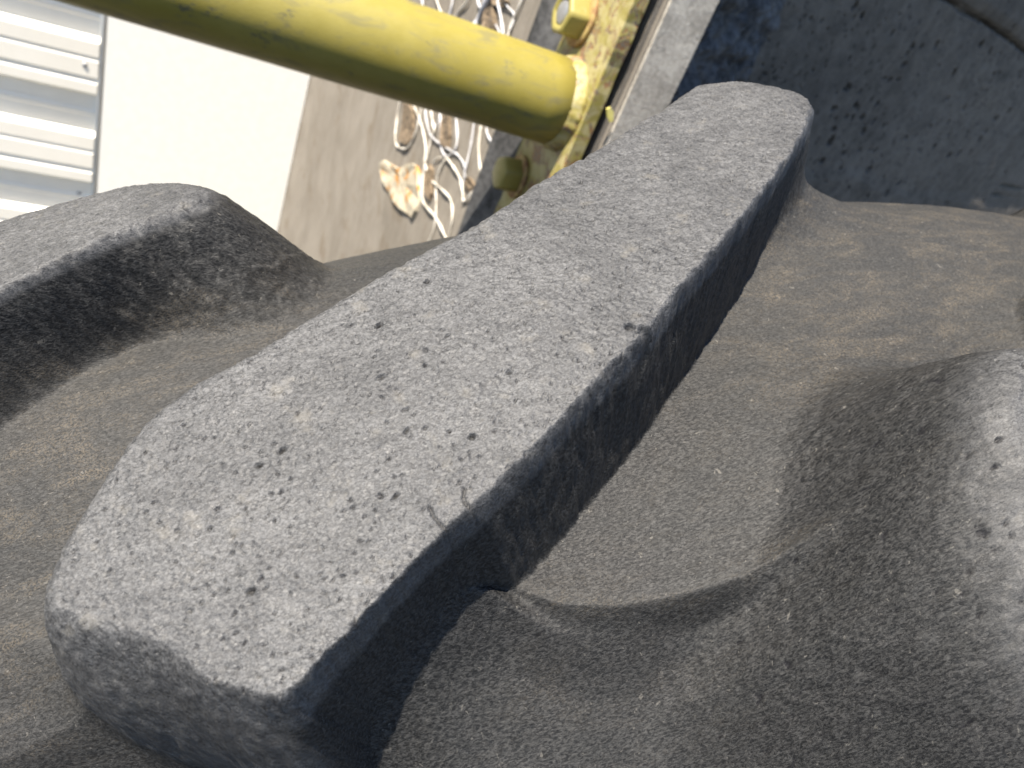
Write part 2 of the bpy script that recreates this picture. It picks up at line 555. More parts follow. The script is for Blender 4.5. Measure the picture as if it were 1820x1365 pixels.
o, _ = wall_strip('pitted_concrete_wall', P4[:2], P4[:2] + d4 * 6.0, 0, 4.2, lines(0, .001, 1.25, 6.0, .0017, .1),
                  lines(0, zc - .36, zc + .2, 4.2, .0014, .06), pitted_disp, M_DARK)
tag(o, 'dark pitted concrete wall full of air holes right of the pier', 'wall')

# ------------------------------------------------------------------ yellow pipe rail
TP = .017                                   # plate thickness
XB = XP - .012                              # back of the plate, a packer's gap off the pier
XF = XB - TP
pc = on_x(1000, 184, XF)                    # pipe axis at the plate
zdep = float((pc - CAM) @ CW[:, 2])
PR = .5 * 150.0 * zdep / FPX
rail = empty('guard_rail', (XF, float(pc[1]), float(pc[2])))
tag(rail, 'chipped yellow steel pipe rail with a bolted end plate on the pier', 'rail')
ypl0 = float(on_x(1128, 0, XF)[1])          # near edge of the plate
ypl1 = ypl0 + .145
zp0, zp1 = float(pc[2]) - .19, float(pc[2]) + .19


def plate():
    ys = np.linspace(ypl0, ypl1, 60); zs_ = np.linspace(zp0, zp1, 150)
    bm = bmesh.new()
    box(bm, (XF, ypl0, zp0), (XB, ypl1, zp1))
    bmesh.ops.subdivide_edges(bm, edges=bm.edges[:], cuts=24, use_grid_fill=True)
    for v in bm.verts:
        nz = float(fbm(np.array([v.co.y * 40]), np.array([v.co.z * 40]), 4, 3)[0])
        if abs(v.co.y - ypl0) < 1e-5: v.co.y += .0022 * nz
        if abs(v.co.x - XF) < 1e-5: v.co.x += .0012 * nz
    return bm


from_bm('base_plate', plate(), M_PLATE, rail, smooth=False)
bm = bmesh.new()
box(bm, (XB + .0005, ypl0 + .03, zp0 + .02), (XP - .0005, ypl1 - .01, zp1 - .02))
from_bm('packing_plate', bm, M_RUST, rail, smooth=False)


def lathe(axis_pt, axis, prof, seg=48, jit=None):
    """prof: (distance along axis, radius)"""
    ax = Vector(axis).normalized(); q = ax.to_track_quat('Z', 'Y')
    bm = bmesh.new(); rings = []
    for i, (d, r) in enumerate(prof):
        ring = []
        for k in range(seg):
            th = 2 * math.pi * k / seg
            rr = r * (1 + (jit(i, th) if jit else 0))
            ring.append(bm.verts.new(Vector(axis_pt) + q @ Vector((rr * math.cos(th), rr * math.sin(th), d))))
        rings.append(ring)
    for a, b in zip(rings, rings[1:]):
        for k in range(seg):
            bm.faces.new((a[k], a[(k + 1) % seg], b[(k + 1) % seg], b[k]))
    bm.faces.new(rings[0][::-1]); bm.faces.new(rings[-1])
    bmesh.ops.recalc_face_normals(bm, faces=bm.faces)
    return bm


axis = (-1, 0, 0)
pax = (-.9979, .0600, .0130)


def on_pipe(px, py):
    d = ray(px, py); a_ = np.array(pax) / np.linalg.norm(pax)
    w_ = CAM - pc; dp = d - a_ * (d @ a_); wp = w_ - a_ * (w_ @ a_)
    A_, B_, C_ = dp @ dp, 2 * dp @ wp, wp @ wp - PR * PR
    t_ = (-B_ - math.sqrt(max(B_ * B_ - 4 * A_ * C_, 0))) / (2 * A_)
    return CAM + d * t_


M_PIPE = pipe_material([(on_pipe(472, 62), .022), (on_pipe(508, 30), .016), (on_pipe(330, 12), .020), (on_pipe(380, 22), .012), (on_pipe(905, 118), .014), (on_pipe(935, 128), .012)])
from_bm('pipe', lathe(pc, pax, [(.002 + 2.6 * (i / 80) ** 1.0, PR) for i in range(81)], 96,
                      lambda i, th: .004 * math.sin(th * 3 + i * .5) * math.sin(i * .37)), M_PIPE, rail)
from_bm('weld', lathe(pc, axis, [(-.001, PR * 1.10), (.003, PR * 1.09), (.007, PR * 1.05), (.011, PR * 1.01), (.014, PR * .99)], 120,
                      lambda i, th: .011 * math.sin(th * 13 + math.sin(th * 4) * 3) + .005 * math.sin(th * 37 + i)), M_PLATE, rail)


def hex_bolt(px, py, r, h, hollow, tilt):
    p = on_x(px, py, XF)
    wsh = from_bm('washer', lathe(p, axis, [(-.0005, r * 1.28), (.004, r * 1.28), (.005, r * 1.2), (.005, r * .5)], 40,
                                  lambda i, th: .03 * math.sin(th * 2 + px)), M_RUST, rail)
    bm = bmesh.new(); rings = []
    q = Vector(axis).to_track_quat('Z', 'Y')
    prof = [(.004, 1), (.006, 1.03), (h * .86, 1.02), (h * .96, .95), (h, .84)] + ([(h - .001, .62), (h - .006, .58)] if hollow else [(h + .002, .55)])
    for d, s in prof:
        ring = []
        for k in range(36):
            th = 2 * math.pi * k / 36 + tilt
            hexr = math.cos(math.pi / 6) / math.cos(((th - tilt) % (math.pi / 3)) - math.pi / 6)
            mixr = .35 + .65 * (1 if d < h * .9 else .3)
            rr = r * s * ((1 - mixr) + mixr * hexr * 1.04)
            ring.append(bm.verts.new(Vector(p) + q @ Vector((rr * math.cos(th), rr * math.sin(th), d))))
        rings.append(ring)
    for a, b in zip(rings, rings[1:]):
        for k in range(36): bm.faces.new((a[k], a[(k + 1) % 36], b[(k + 1) % 36], b[k]))
    bm.faces.new(rings[0][::-1]); bm.faces.new(rings[-1])
    bmesh.ops.recalc_face_normals(bm, faces=bm.faces)
    nut = from_bm('bolt', bm, M_BOLT, rail)
    if hollow:
        from_bm('stud_end', lathe(p, axis, [(h - .012, r * .56), (h - .003, r * .56), (h - .001, r * .48)], 24), M_STEEL, nut)
    return nut


hex_bolt(1036, 34, .0245, .030, True, .2)
hex_bolt(922, 314, .0215, .030, False, .5)

# ------------------------------------------------------------------ dead vine on the pier
vine = empty('dead_vine', (XP, float(on_x(800, 400, XP)[1]), float(on_x(800, 440, XP)[2])))
tag(vine, 'pale dead vine stems clinging to the pier behind the yellow pipe', 'vine')


def tube(pts, rad, seg=8, jitter=.28):
    pts = [Vector(p) for p in pts]
    # Catmull-Rom
    P = [pts[0] * 2 - pts[1]] + pts + [pts[-1] * 2 - pts[-2]]
    S = []
    for i in range(1, len(P) - 2):
        for k in range(6):
            t = k / 6
            S.append(.5 * ((2 * P[i]) + (P[i + 1] - P[i - 1]) * t + (2 * P[i - 1] - 5 * P[i] + 4 * P[i + 1] - P[i + 2]) * t * t
                           + (3 * P[i] - P[i - 1] - 3 * P[i + 1] + P[i + 2]) * t ** 3))
    S.append(pts[-1])
    bm = bmesh.new(); rings = []
    for i, p in enumerate(S):
        tg = (S[min(i + 1, len(S) - 1)] - S[max(i - 1, 0)]).normalized()
        a = tg.cross(Vector((1, 0, 0))).normalized(); b = tg.cross(a)
        rr = rad * (.55 + .45 * min(1, (len(S) - i) / 14)) * (1 + jitter * math.sin(i * .9 + p.z * 60) + random.uniform(-.08, .08))
        rings.append([bm.verts.new(p + (a * math.cos(2 * math.pi * k / seg) + b * math.sin(2 * math.pi * k / seg)) * rr) for k in range(seg)])
    for A, B in zip(rings, rings[1:]):
        for k in range(seg): bm.faces.new((A[k], A[(k + 1) % seg], B[(k + 1) % seg], B[k]))
    bm.faces.new(rings[0][::-1]); bm.faces.new(rings[-1])
    bmesh.ops.recalc_face_normals(bm, faces=bm.faces)
    return bm


def za(pts): return [(660 + x / 4.876, 160 + y / 4.876) for x, y in pts]
def zb(pts): return [(740 + x / 4.55, y / 4.55) for x, y in pts]


stems = [
    (za([(262, 20), (245, 110), (222, 250), (208, 430), (235, 495), (300, 508), (350, 450), (400, 320), (435, 150), (455, 40)]), 12, 0),
    (za([(510, 60), (515, 170), (532, 280), (545, 350), (520, 430), (480, 580), (452, 720), (440, 850), (448, 960), (475, 1010), (560, 1110), (630, 1250), (700, 1400), (730, 1600)]), 15, 0),
    (za([(640, 80), (600, 200), (570, 280), (545, 350)]), 12, 1),
    (za([(590, 120), (600, 250), (600, 400), (612, 520), (645, 580)]), 17, 1),
    (za([(710, 100), (730, 220), (745, 380), (735, 490), (700, 550), (645, 580)]), 14, 1),
    (za([(645, 580), (700, 650), (765, 760), (790, 880), (803, 965), (870, 895), (930, 790), (952, 735)]), 15, 0),
    (za([(905, 150), (890, 280), (868, 450), (830, 620), (800, 760), (785, 860)]), 14, 1),
    (za([(945, 160), (950, 300), (930, 500), (945, 680), (970, 800), (985, 950), (978, 1080), (960, 1250)]), 16, 0),
    (za([(1100, 220), (1080, 330), (1040, 480), (1000, 600), (985, 650)]), 13, 0),
    (za([(1150, 280), (1220, 370), (1300, 460), (1372, 580), (1390, 680), (1345, 780), (1300, 880), (1250, 1000)]), 16, 1),
    (za([(540, 650), (560, 592), (645, 580)]), 12, 0),
    (za([(640, 600), (580, 720), (560, 850), (562, 1000), (548, 1180), (490, 1320), (430, 1450)]), 12, 0),
    (za([(865, 940), (915, 1050), (980, 1150), (1040, 1260)]), 22, 0),
    (zb([(52, -160), (48, 0), (60, 90), (80, 240)]), 15, 1),
    (zb([(300, -120), (290, 20), (265, 150), (250, 280)]), 14, 1),
    (zb([(470, -110), (410, 15), (330, 110), (290, 180), (250, 300)]), 13, 0),
    (zb([(650, -180), (570, 0), (500, 150), (455, 240), (410, 350)]), 36, 1),
    (zb([(655, -60), (665, 40), (690, 180), (705, 310), (715, 420)]), 18, 1),
    (zb([(900, -130), (840, 30), (775, 180), (735, 310), (700, 430)]), 19, 0),
    (za([(480, 40), (470, 200), (500, 360), (540, 420), (600, 470), (680, 520), (745, 560), (800, 640), (815, 760)]), 11, 1),
    (za([(330, 60), (420, 260), (470, 480), (465, 640), (520, 780), (610, 860), (690, 960), (700, 1120), (660, 1300)]), 12, 0),
    (za([(1010, 180), (1000, 360), (1060, 500), (1040, 640), (980, 760), (900, 860), (860, 960), (840, 1150)]), 12, 1),
    (zb([(140, -120), (170, 20), (210, 120), (260, 200), (300, 300)]), 12, 0),
    (zb([(520, -120), (500, 20), (560, 110), (640, 200), (690, 300)]), 13, 1),
    (zb([(760, -120), (720, 20), (790, 120), (760, 240), (700, 330)]), 12, 1),
]
for pts, wpx, mi in stems:
    z0 = on_x(*pts[0], XP)
    dep = float((z0 - CAM) @ CW[:, 2])
    r = .5 * wpx / 4.7 * dep / FPX * 1.4
    off = r * .85 + .001
    P3 = [on_x(x, y, XP - off - (.002 if i % 2 else 0)) for i, (x, y) in enumerate(pts)]
    from_bm('stem', tube(P3, r), (M_STEM, M_STEM2)[mi], vine)


def blob_sheet(pts2, X, thick, mat, name, parent, seed=0, curl=.004):
    bm = bmesh.new()
    P3 = [Vector(on_x(x, y, X)) for x, y in pts2]
    c = sum(P3, Vector()) / len(P3)
    rings = []
    for s in (1.0, .8, .5, .2):
        rings.append([bm.verts.new(c + (p - c) * s + Vector((-thick - curl * (1 if i % 3 else -.2) * (s ** 2) - random.uniform(0, .002), 0, 0))) for i, p in enumerate(P3)])
    back = [bm.verts.new(c + (p - c) * 1.02 + Vector((.0 if i % 2 else -.001, 0, 0))) for i, p in enumerate(P3)]
    n = len(P3)
    for A, B in [(back, rings[0])] + list(zip(rings, rings[1:])):
        for k in range(n): bm.faces.new((A[k], A[(k + 1) % n], B[(k + 1) % n], B[k]))
    bm.faces.new(rings[-1]); bm.faces.new(back[::-1])
    bmesh.ops.recalc_face_normals(bm, faces=bm.faces)
    return from_bm(name, bm, mat, parent, smooth=False)


blob_sheet(za([(85, 690), (100, 640), (130, 612), (165, 635), (200, 655), (255, 690), (290, 665), (330, 642), (375, 645), (405, 665), (430, 710), (436, 850), (430, 960),
               (405, 1050), (372, 1110), (330, 1075), (270, 1030), (215, 965), (165, 890), (125, 800)]), XP - .0005, .003, M_FLAKE, 'paint_flake', pier)
for pts in [za([(290, 110), (340, 90), (385, 200), (370, 420), (330, 480), (260, 440), (280, 300)]),
            za([(620, 200), (690, 180), (700, 400), (680, 520), (630, 470)]),
            za([(520, 640), (545, 700), (540, 900), (520, 960), (490, 880), (500, 740)]),
            za([(820, 820), (870, 760), (930, 840), (880, 900)]),
            zb([(600, -40), (700, -60), (760, 20), (720, 60), (650, 50)]),
            zb([(560, 90), (640, 60), (660, 200), (640, 280), (570, 270)])]:
    blob_sheet(pts, XP - .0005, .004, M_BARK, 'bark_patch', vine, curl=.003)
# a chip of yellow paint stuck on the near face of the pier
bm = bmesh.new()
cp = [Vector(on_y(x, y, YN - .0052)) for x, y in [(1077, 193), (1084, 190), (1090, 198), (1089, 214), (1083, 217), (1078, 206)]]
fr = [bm.verts.new(p + Vector((0, -.0015, 0))) for p in cp]; bk = [bm.verts.new(p) for p in cp]
bm.faces.new(fr); bm.faces.new(bk[::-1])
for k in range(6): bm.faces.new((bk[k], bk[(k + 1) % 6], fr[(k + 1) % 6], fr[k]))
bmesh.ops.recalc_face_normals(bm, faces=bm.faces)
from_bm('paint_chip', bm, M_CHIP, pier, smooth=False)

# ------------------------------------------------------------------ the tractor tyre
SC = .2                                     # metres per tyre unit
RT, RHO, RHOT, H0 = 4.716, .719, 1.5, .151
TO = CAM + CW @ np.array([-0.24453588, 2.49352771, 5.13411893]) * SC
TN = CW @ np.array([0.0439858, -0.50331911, -0.86298037])
TT = CW @ np.array([0.95352188, -0.23659891, 0.1865931])
TA = CW @ np.array([-0.29809609, -0.83107811, 0.46951879])
NL = 20
PITCH = 2 * math.pi * RT / NL

MAIN = [(-.285, -.250), (-.192, -.186), (-.077, -.121), (-.039, -.101), (.088, -.022), (.184, .041), (.297, .117), (.439, .223), (.641, .382),
        (.74, .472), (.81, .54), (.848, .585), (.872, .64), (.880, .70), (.862, .755), (.82, .792), (.77, .80), (.72, .775), (.607, .696), (.406, .55), (.265, .465), (.145, .394), (.042, .336),
        (-.05, .294), (-.134, .257), (-.213, .219), (-.288, .186), (-.358, .165), (-.400, .145), (-.428, .118), (-.445, .090), (-.492, .034),
        (-.522, -.020), (-.545, -.070), (-.520, -.120), (-.43, -.175), (-.345, -.235)]
LEFT = [(-1.05, .20), (-.80, .36), (-.604, .461), (-.489, .516), (-.407, .551), (-.346, .570), (-.305, .600), (-.30, .65), (-.36, .70), (-.46, .74),
        (-.62, .76), (-.85, .66), (-1.1, .50), (-1.35, .40), (-1.6, .20), (-1.6, .0), (-1.4, -.05)]
RIGHT = [(.55, -.42), (.545, -.30), (.565, -.205), (.605, -.130), (.660, -.080), (.715, -.054), (.80, -.052), (.88, -.09), (1.2, -.33), (1.55, -.66), (1.75, -.88), (1.72, -1.0),
         (1.5, -1.04), (1.0, -.80), (.74, -.64), (.58, -.53)]


def chaikin(poly, keep=(), times=1):
    for _ in range(times):
        out_ = []
        n = len(poly)
        for i, p in enumerate(poly):
            if any(abs(p[0] - k[0]) + abs(p[1] - k[1]) < 1e-6 for k in keep): out_.append(p); continue
            a_, b_ = poly[i - 1], poly[(i + 1) % n]
            out_.append((p[0] * .75 + a_[0] * .25, p[1] * .75 + a_[1] * .25)); out_.append((p[0] * .75 + b_[0] * .25, p[1] * .75 + b_[1] * .25))
        poly = out_
    return poly


MAIN = chaikin(MAIN, [(-.285, -.250), (-.039, -.101)], 2)
LEFT = chaikin(LEFT, [], 2)
RIGHT = chaikin(RIGHT, [], 2)


def shift(poly, ds): return [(s + ds, a) for s, a in poly]


def sdist(poly, S, A):
    d2 = np.full(S.shape, 1e9); inside = np.zeros(S.shape, bool)
    n = len(poly)
    for i in range(n):
        x0, y0 = poly[i]; x1, y1 = poly[(i + 1) % n]
        ex, ey = x1 - x0, y1 - y0
        t = np.clip(((S - x0) * ex + (A - y0) * ey) / (ex * ex + ey * ey), 0, 1)
        dx, dy = S - x0 - ex * t, A - y0 - ey * t
        d2 = np.minimum(d2, dx * dx + dy * dy)
        cond = (y0 > A) != (y1 > A)
        with np.errstate(divide='ignore', invalid='ignore'):
            inside ^= cond & (S < (x1 - x0) * (A - y0) / (y1 - y0 if y1 != y0 else 1e-12) + x0)
    d = np.sqrt(d2)
    return np.where(inside, -d, d)


CREST = [(-3, -.14), (-.763, -.131), (-.60, -.12), (-.35, -.16), (-.12, -.11), (-.05, -.098), (-.019, -.113), (.020, -.144), (.073, -.179), (.159, -.203), (.253, -.214),
         (.353, -.217), (.469, -.198), (.546, -.16), (.65, -.15), (3, -.18)]
_cs = np.linspace(-3, 3, 1201); _ca = np.interp(_cs, [c[0] for c in CREST], [c[1] for c in CREST])
for _ in range(14): _ca[1:-1] = (_ca[:-2] + 2 * _ca[1:-1] + _ca[2:]) / 4


def crest(S): return np.interp(S, _cs, _ca)


def hump(S, A, pts, depth, width):
    """narrow groove along a polyline"""
    d2 = np.full(S.shape, 1e9)
    for (x0, y0), (x1, y1) in zip(pts, pts[1:]):
        ex, ey = x1 - x0, y1 - y0
        t = np.clip(((S - x0) * ex + (A - y0) * ey) / (ex * ex + ey * ey), 0, 1)
        d2 = np.minimum(d2, (S - x0 - ex * t) ** 2 + (A - y0 - ey * t) ** 2)
    return -depth * np.exp(-d2 / width ** 2)


CHIPS = [(.236, .072, .012, .012), (.112, -.022, .009, .007), (-.160, -.180, .009, .008)]
PITS = [(-.092, .181, .0055), (-.105, .098, .004), (-.094, .014, .004), (-.022, -.015, .0045), (-.125, -.064, .0045), (.045, .059, .004), (-.238, .032, .005), (-.265, .021, .005),
        (-.295, -.123, .005), (-.015, .239, .004)]
for i in range(45):
    t_ = rng.uniform(0, 1); w_ = rng.uniform(-.12, .16)
    PITS.append((-.42 + 1.15 * t_ + w_ * -.55, -.08 + .66 * t_ + w_ * .85, rng.uniform(.0018, .0032)))
CRACKS = [[(-.048, -.078), (-.053, -.089), (-.047, -.101), (-.041, -.113)], [(-.092, -.091), (-.091, -.1), (-.084, -.112), (-.077, -.121), (-.072, -.134)]]
SEAM = [(-.345, .575), (-.31, .53), (-.275, .515), (-.235, .535), (-.20, .60), (-.17, .70)]


_CIRC = 2 * math.pi * RT
LUGS = [('main', MAIN), ('left', LEFT), ('right', RIGHT), ('far', shift(MAIN, 1.75)), ('opp', shift(RIGHT, PITCH)), ('opp2', shift(RIGHT, -PITCH - .75)),
        ('left', shift(LEFT, _CIRC)), ('opp2', shift(RIGHT, _CIRC - PITCH - .75))]
CRK = []
LUGS += [('far', shift(MAIN, 1.75 + 1.4 * k)) for k in range(1, 19)] + [('opp', shift(RIGHT, PITCH * k)) for k in range(2, 18)]


def tread(S, A, fine=True):
    """height of the tread over the carcass; lug number per point; wear; dust"""
    near = sstep(.006, -.040, A - crest(S) + .004 * fbm(S * 9, A * 9, 2, 3))
    sfade = sstep(.56, .44, S)
    near = near * sfade
    away = np.maximum(crest(S) - A, 0)
    floor = -.15 * sstep(.68 - .22 * sstep(.10, -.60, S), .12 - .12 * sstep(.10, -.60, S), A) - (.046 - .030 * sstep(-.30, -.50, S)) * near - .050 * sfade * sstep(0, .12, away) - .03 * near * sstep(0, .30, away) * sstep(.45, .2, S) - .05 * sstep(-.15, -.45, S) * sstep(.05, -.15, A) - .10 * sstep(-.12, -.30, S) * sstep(-.10, -.30, A)
    floor = floor + .004 * fbm(S * 3, A * 3, 5, 3)
    lip = .003 * np.exp(-((A - crest(S) - .004) / .006) ** 2) + .014 * np.exp(-((A - crest(S) - .012) / .035) ** 2) * sstep(-.1, .05, S)
    floor = floor + lip * sfade
    floor = floor + .0016 * fbm(S * 30, A * 30, 77, 3)
    htop = H0 + A * A * (.5 / RHO - .5 / RHOT)
    htop = np.minimum(htop, .34)
    lugs = LUGS
    out = floor.copy(); idx = np.full(S.shape, -1, np.int16); wear_and_sun = np.zeros(S.shape)
    for i, (kind, poly) in enumerate(lugs):
        xs = [p[0] for p in poly]; ys = [p[1] for p in poly]
        m = (S > min(xs) - .45) & (S < max(xs) + .45) & (A > min(ys) - .45) & (A < max(ys) + .45)
        if not m.any(): continue
        s, a = S[m], A[m]; nr = near[m]; ht = htop[m]
        d = sdist(poly, s, a) + .004 * vnoise(s * 14, a * 14, 40) + .0018 * vnoise(s * 55, a * 55, 41) + .0016 * vnoise(s * 130, a * 130, 42)
        if kind == 'main':
            side = sstep(-.06, .08, s - 1.387 * a + .15)          # right-hand flank
            nf = -(a + .07 + .69 * (s + .545))
            nose_m = sstep(-.06, .05, nf) * sstep(-.24, -.33, s)
            nose_k = sstep(-.20, -.02, nf) * sstep(-.20, -.36, s)
            side = side * (1 - nose_m)
            wdt = .055 - side * nr * .036 + .09 * side * sstep(.40, .72, a)
            k1 = .11 - .075 * side + .17 * np.maximum(nose_k, .6 * sstep(-.30, -.46, s))
            k2 = .030 + .13 * sstep(.25, .62, a) + side * nr * .26 + .06 * (1 - side)
            farr = side * sstep(.32, .62, a) * sstep(.45, .75, s)
            FLf = .045 - .022 * side + .16 * side * nr + .20 * farr + .09 * nose_m; FLl = .05 - .022 * side + .070 * side * nr + .10 * farr + .06 * nose_m
            ht = ht + .028 * np.exp(-((s - .74) ** 2 + (a - .70) ** 2) / .13 ** 2)
            wdt = wdt + .050 * nose_m; k2 = k2 + .05 * nose_m + .16 * side * sstep(.40, .72, a)
        elif kind in ('right', 'opp', 'opp2'):
            wdt = .10 + .17 * sstep(-.14, -.36, a); k1 = .20 + 0 * s; k2 = .34 + 0 * s
            ht = ht * 1.18; FLf = .12 + 0 * s; FLl = .10 + .08 * sstep(-.14, -.36, a)
        elif kind == 'left':
            wdt = .045 + .10 * sstep(-.52, -.28, s); k1 = .07 + 0 * s; k2 = .10 + 0 * s; FLf = .035 + 0 * s; FLl = .06 + 0 * s
        else:
            wdt = .05 + 0 * s; k1 = .05 + 0 * s; k2 = .1 + 0 * s; FLf = .05 + 0 * s; FLl = .06 + 0 * s
        ht = ht + .0035 * fbm(s * 7, a * 7, 51 + i, 3) + .0012 * vnoise(s * 45, a * 45, 61)
        fl = floor[m]
        lin = fl + (ht - fl) * (wdt - d) / wdt
        hl = smin(ht, lin, k1)
        hh = smax(hl, fl + FLf * np.exp(-np.maximum(d, 0) / FLl) * sstep(.42, .22, d), np.maximum(k2 * .5, .02))
        o = out[m]; better = hh > o + 1e-6
        o2 = np.maximum(o, hh) if kind != 'main' else np.maximum(o, hh)
        lugm = (hl > fl + .004) & better
        im = idx[m]; im[lugm] = i; idx[m] = im
        w = sstep(.70, .93, (hl - fl) / (ht - fl))
        if kind in ('right', 'opp', 'opp2'): w = sstep(.55, .98, (hl - fl) / (ht - fl)) * (.28 + .50 * sstep(.34, .80, s - .35 * (a + .2)))  # besides wear, paler to the right: sunlight on the lug put into the mask
        if kind == 'left': w = sstep(.80, .98, (hl - fl) / (ht - fl))
        if kind == 'main': w = np.maximum(w, .66 * nose_m * sstep(.05, .3, (hl - fl) / (ht - fl)))
        wm = wear_and_sun[m]; wear_and_sun[m] = np.maximum(wm, w * (1.0 if kind in ('main', 'right') else .85))
        out[m] = o2
    if fine:
        for (cs, ca, cr, dep) in CHIPS:
            u = (S - cs) * .82 + (A - ca) * .57; v = -(S - cs) * .57 + (A - ca) * .82
            r = np.maximum(np.abs(u + .3 * v), np.abs(v) * .7) * (1 + .7 * vnoise(S * 70 + cs * 50, A * 70, 71))
            g = sstep(cr, cr * .45, r)
            out -= dep * g; wear_and_sun *= (1 - .4 * g)
        for (cs, ca, cr) in PITS:
            m = (np.abs(S - cs) < cr * 2) & (np.abs(A - ca) < cr * 2)
            if not m.any(): continue
            s, a = S[m], A[m]
            th = (cs * 713 + ca * 377) % 1.2
            u = (s - cs) * math.cos(th) + (a - ca) * math.sin(th); v = -(s - cs) * math.sin(th) + (a - ca) * math.cos(th)
            r = np.sqrt((u / 1.3) ** 2 + (v / .75) ** 2) * (1 + .35 * vnoise(s * 300, a * 300, 73))
            g = sstep(cr, cr * .4, r)
            out[m] -= cr * 1.5 * g; wear_and_sun[m] *= (1 - .7 * g)
        for c in CRACKS:
            g = hump(S + .003 * vnoise(S * 60, A * 60, 81), A + .003 * vnoise(S * 60, A * 60, 82), c, 1.0, .0012 + 0 * S); out += .007 * g; CRK.append(-g * .75)
        out -= hump(S, A, SEAM, .005, .005 + 0 * S)
    dust_and_sun = .10 + .30 * sstep(-.05, .35, A) + .22 * fbm(S * 4, A * 4, 91, 3)
    dust_and_sun = dust_and_sun + .55 * sstep(-.12, -.40, S) * sstep(-.35, -.05, A)
    dust_and_sun = dust_and_sun + .75 * sstep(.05, .30, A - crest(S)) * sstep(.30, .75, S)
    dust_and_sun = np.clip(dust_and_sun, 0, 1.2) * (1 - .9 * sstep(.02, .16, out - floor) * (idx != 2)) + .5 * np.exp(-((A - crest(S) - .006) / .016) ** 2) * sstep(.52, .44, S) * sstep(-.03, .02, S)  # last term puts the sunlit rim of the lip into the dust colour
    return out, idx, wear_and_sun, dust_and_sun


def pores(S, A, cell, prob, rmin, rmax, seed):
    """irregular weather pores: jittered cells, each with its own chance, size and direction"""
    x, y = S / cell + .25 * vnoise(S / cell * 1.7, A / cell * 1.7, seed + 5), A / cell + .25 * vnoise(S / cell * 1.7, A / cell * 1.7, seed + 6)
    x = x + .10 * vnoise(S / cell * 6, A / cell * 6, seed + 7); y = y + .10 * vnoise(S / cell * 6, A / cell * 6, seed + 8)
    ix, iy = np.floor(x), np.floor(y); g = np.zeros(S.shape)
    for ox in (-1, 0, 1):
        for oy in (-1, 0, 1):
            cx_, cy_ = ix + ox, iy + oy
            on = hash2(cx_, cy_, seed) < prob
            px_ = cx_ + .2 + .6 * hash2(cx_, cy_, seed + 1); py_ = cy_ + .2 + .6 * hash2(cx_, cy_, seed + 2)
            r = rmin + (rmax - rmin) * hash2(cx_, cy_, seed + 3) ** 2
            th = .2 + 1.1 * hash2(cx_, cy_, seed + 4)
            u = (x - px_) * np.cos(th) + (y - py_) * np.sin(th); v = -(x - px_) * np.sin(th) + (y - py_) * np.cos(th)
            q = np.sqrt((u / 1.5) ** 2 + (v / .7) ** 2) / r
            g = np.maximum(g, np.where(on, sstep(1.0, .35, q), 0))
    return g


def tyre_points(S, A, h):
    th = S / RT
    r = RT - A * A / (2 * RHO) + h
    P = TO + SC * (A[..., None] * TA + (r * np.sin(th))[..., None] * TT + (r * np.cos(th))[..., None] * TN)
    return P


def grid_normals(P):
    du = np.empty_like(P); dv = np.empty_like(P)
    du[1:-1] = P[2:] - P[:-2]; du[0] = P[1] - P[0]; du[-1] = P[-1] - P[-2]
    dv[:, 1:-1] = P[:, 2:] - P[:, :-2]; dv[:, 0] = P[:, 1] - P[:, 0]; dv[:, -1] = P[:, -1] - P[:, -2]
    n = np.cross(du, dv); n /= np.linalg.norm(n, axis=-1, keepdims=True) + 1e-20
    return n


TREAD_A = 1.12
tyre = empty('tractor_tyre', TO - np.array([0, 0, 1]) * 0 - np.array([0, 0, TO[2]]))
tag(tyre, 'large worn black tractor tyre with chunky diagonal tread lugs standing in front of the pier', 'tyre')


def seg(*spec):
    r = []
    for lo, hi, st in spec: r.append(np.arange(lo, hi - 1e-9, st))
    return np.r_[np.concatenate(r), spec[-1][1]]


S0, S1 = -1.40, 2.45
sv = seg((S0, -.56, .0042), (-.56, .30, .0019), (.30, .95, .0028), (.95, S1, .0060))
av = seg((-TREAD_A, -.62, .010), (-.62, -.30, .0034), (-.30, .22, .0019), (.22, .85, .0028), (.85, TREAD_A, .006))
S, A = np.meshgrid(sv, av, indexing='ij')
hgt, idx, wear_and_sun, dust_and_sun = tread(S, A)
topm = sstep(.6, .97, wear_and_sun)
dens = sstep(-.35, .35, fbm(S * 5, A * 5, 201, 2))
g1 = pores(S, A, .0120, .66, .09, .20, 300); g2 = pores(S, A, .034, .12, .05, .085, 400)
g3 = pores(S, A, .030, .45, .08, .20, 500) * (idx == 2) * (1 - topm)
crk = np.max(CRK, axis=0)
pore = np.maximum(np.maximum(g1 * (.35 + .65 * dens), g2) * topm, np.maximum(g3 * .9, crk))
hgt = hgt - (.0042 * g1 + .0060 * g2) * topm - .006 * g3
hgt = hgt + .0011 * topm * vnoise(S * 260, A * 260, 210) + .0005 * (1 - topm) * vnoise(S * 220 + A * 120, A * 380, 211)
P = tyre_points(S, A, hgt)
Nn = grid_normals(P)
if np.dot(Nn[len(sv) // 2, len(av) // 2], TN) < 0: Nn = -Nn; FLIP = True
else: FLIP = False
ns, na = S.shape
I = np.arange(ns * na).reshape(ns, na)
Q = np.stack([I[:-1, :-1], I[1:, :-1], I[1:, 1:], I[:-1, 1:]], -1).reshape(-1, 4)
if FLIP: Q = Q[:, ::-1]
fi = idx[:-1, :-1].reshape(-1)
tc = np.stack([S * SC, A * SC, hgt * SC], -1).reshape(-1, 3)
Pf = P.reshape(-1, 3); Nf = Nn.reshape(-1, 3); wf = wear_and_sun.reshape(-1); df = dust_and_sun.reshape(-1); pf = pore.reshape(-1)
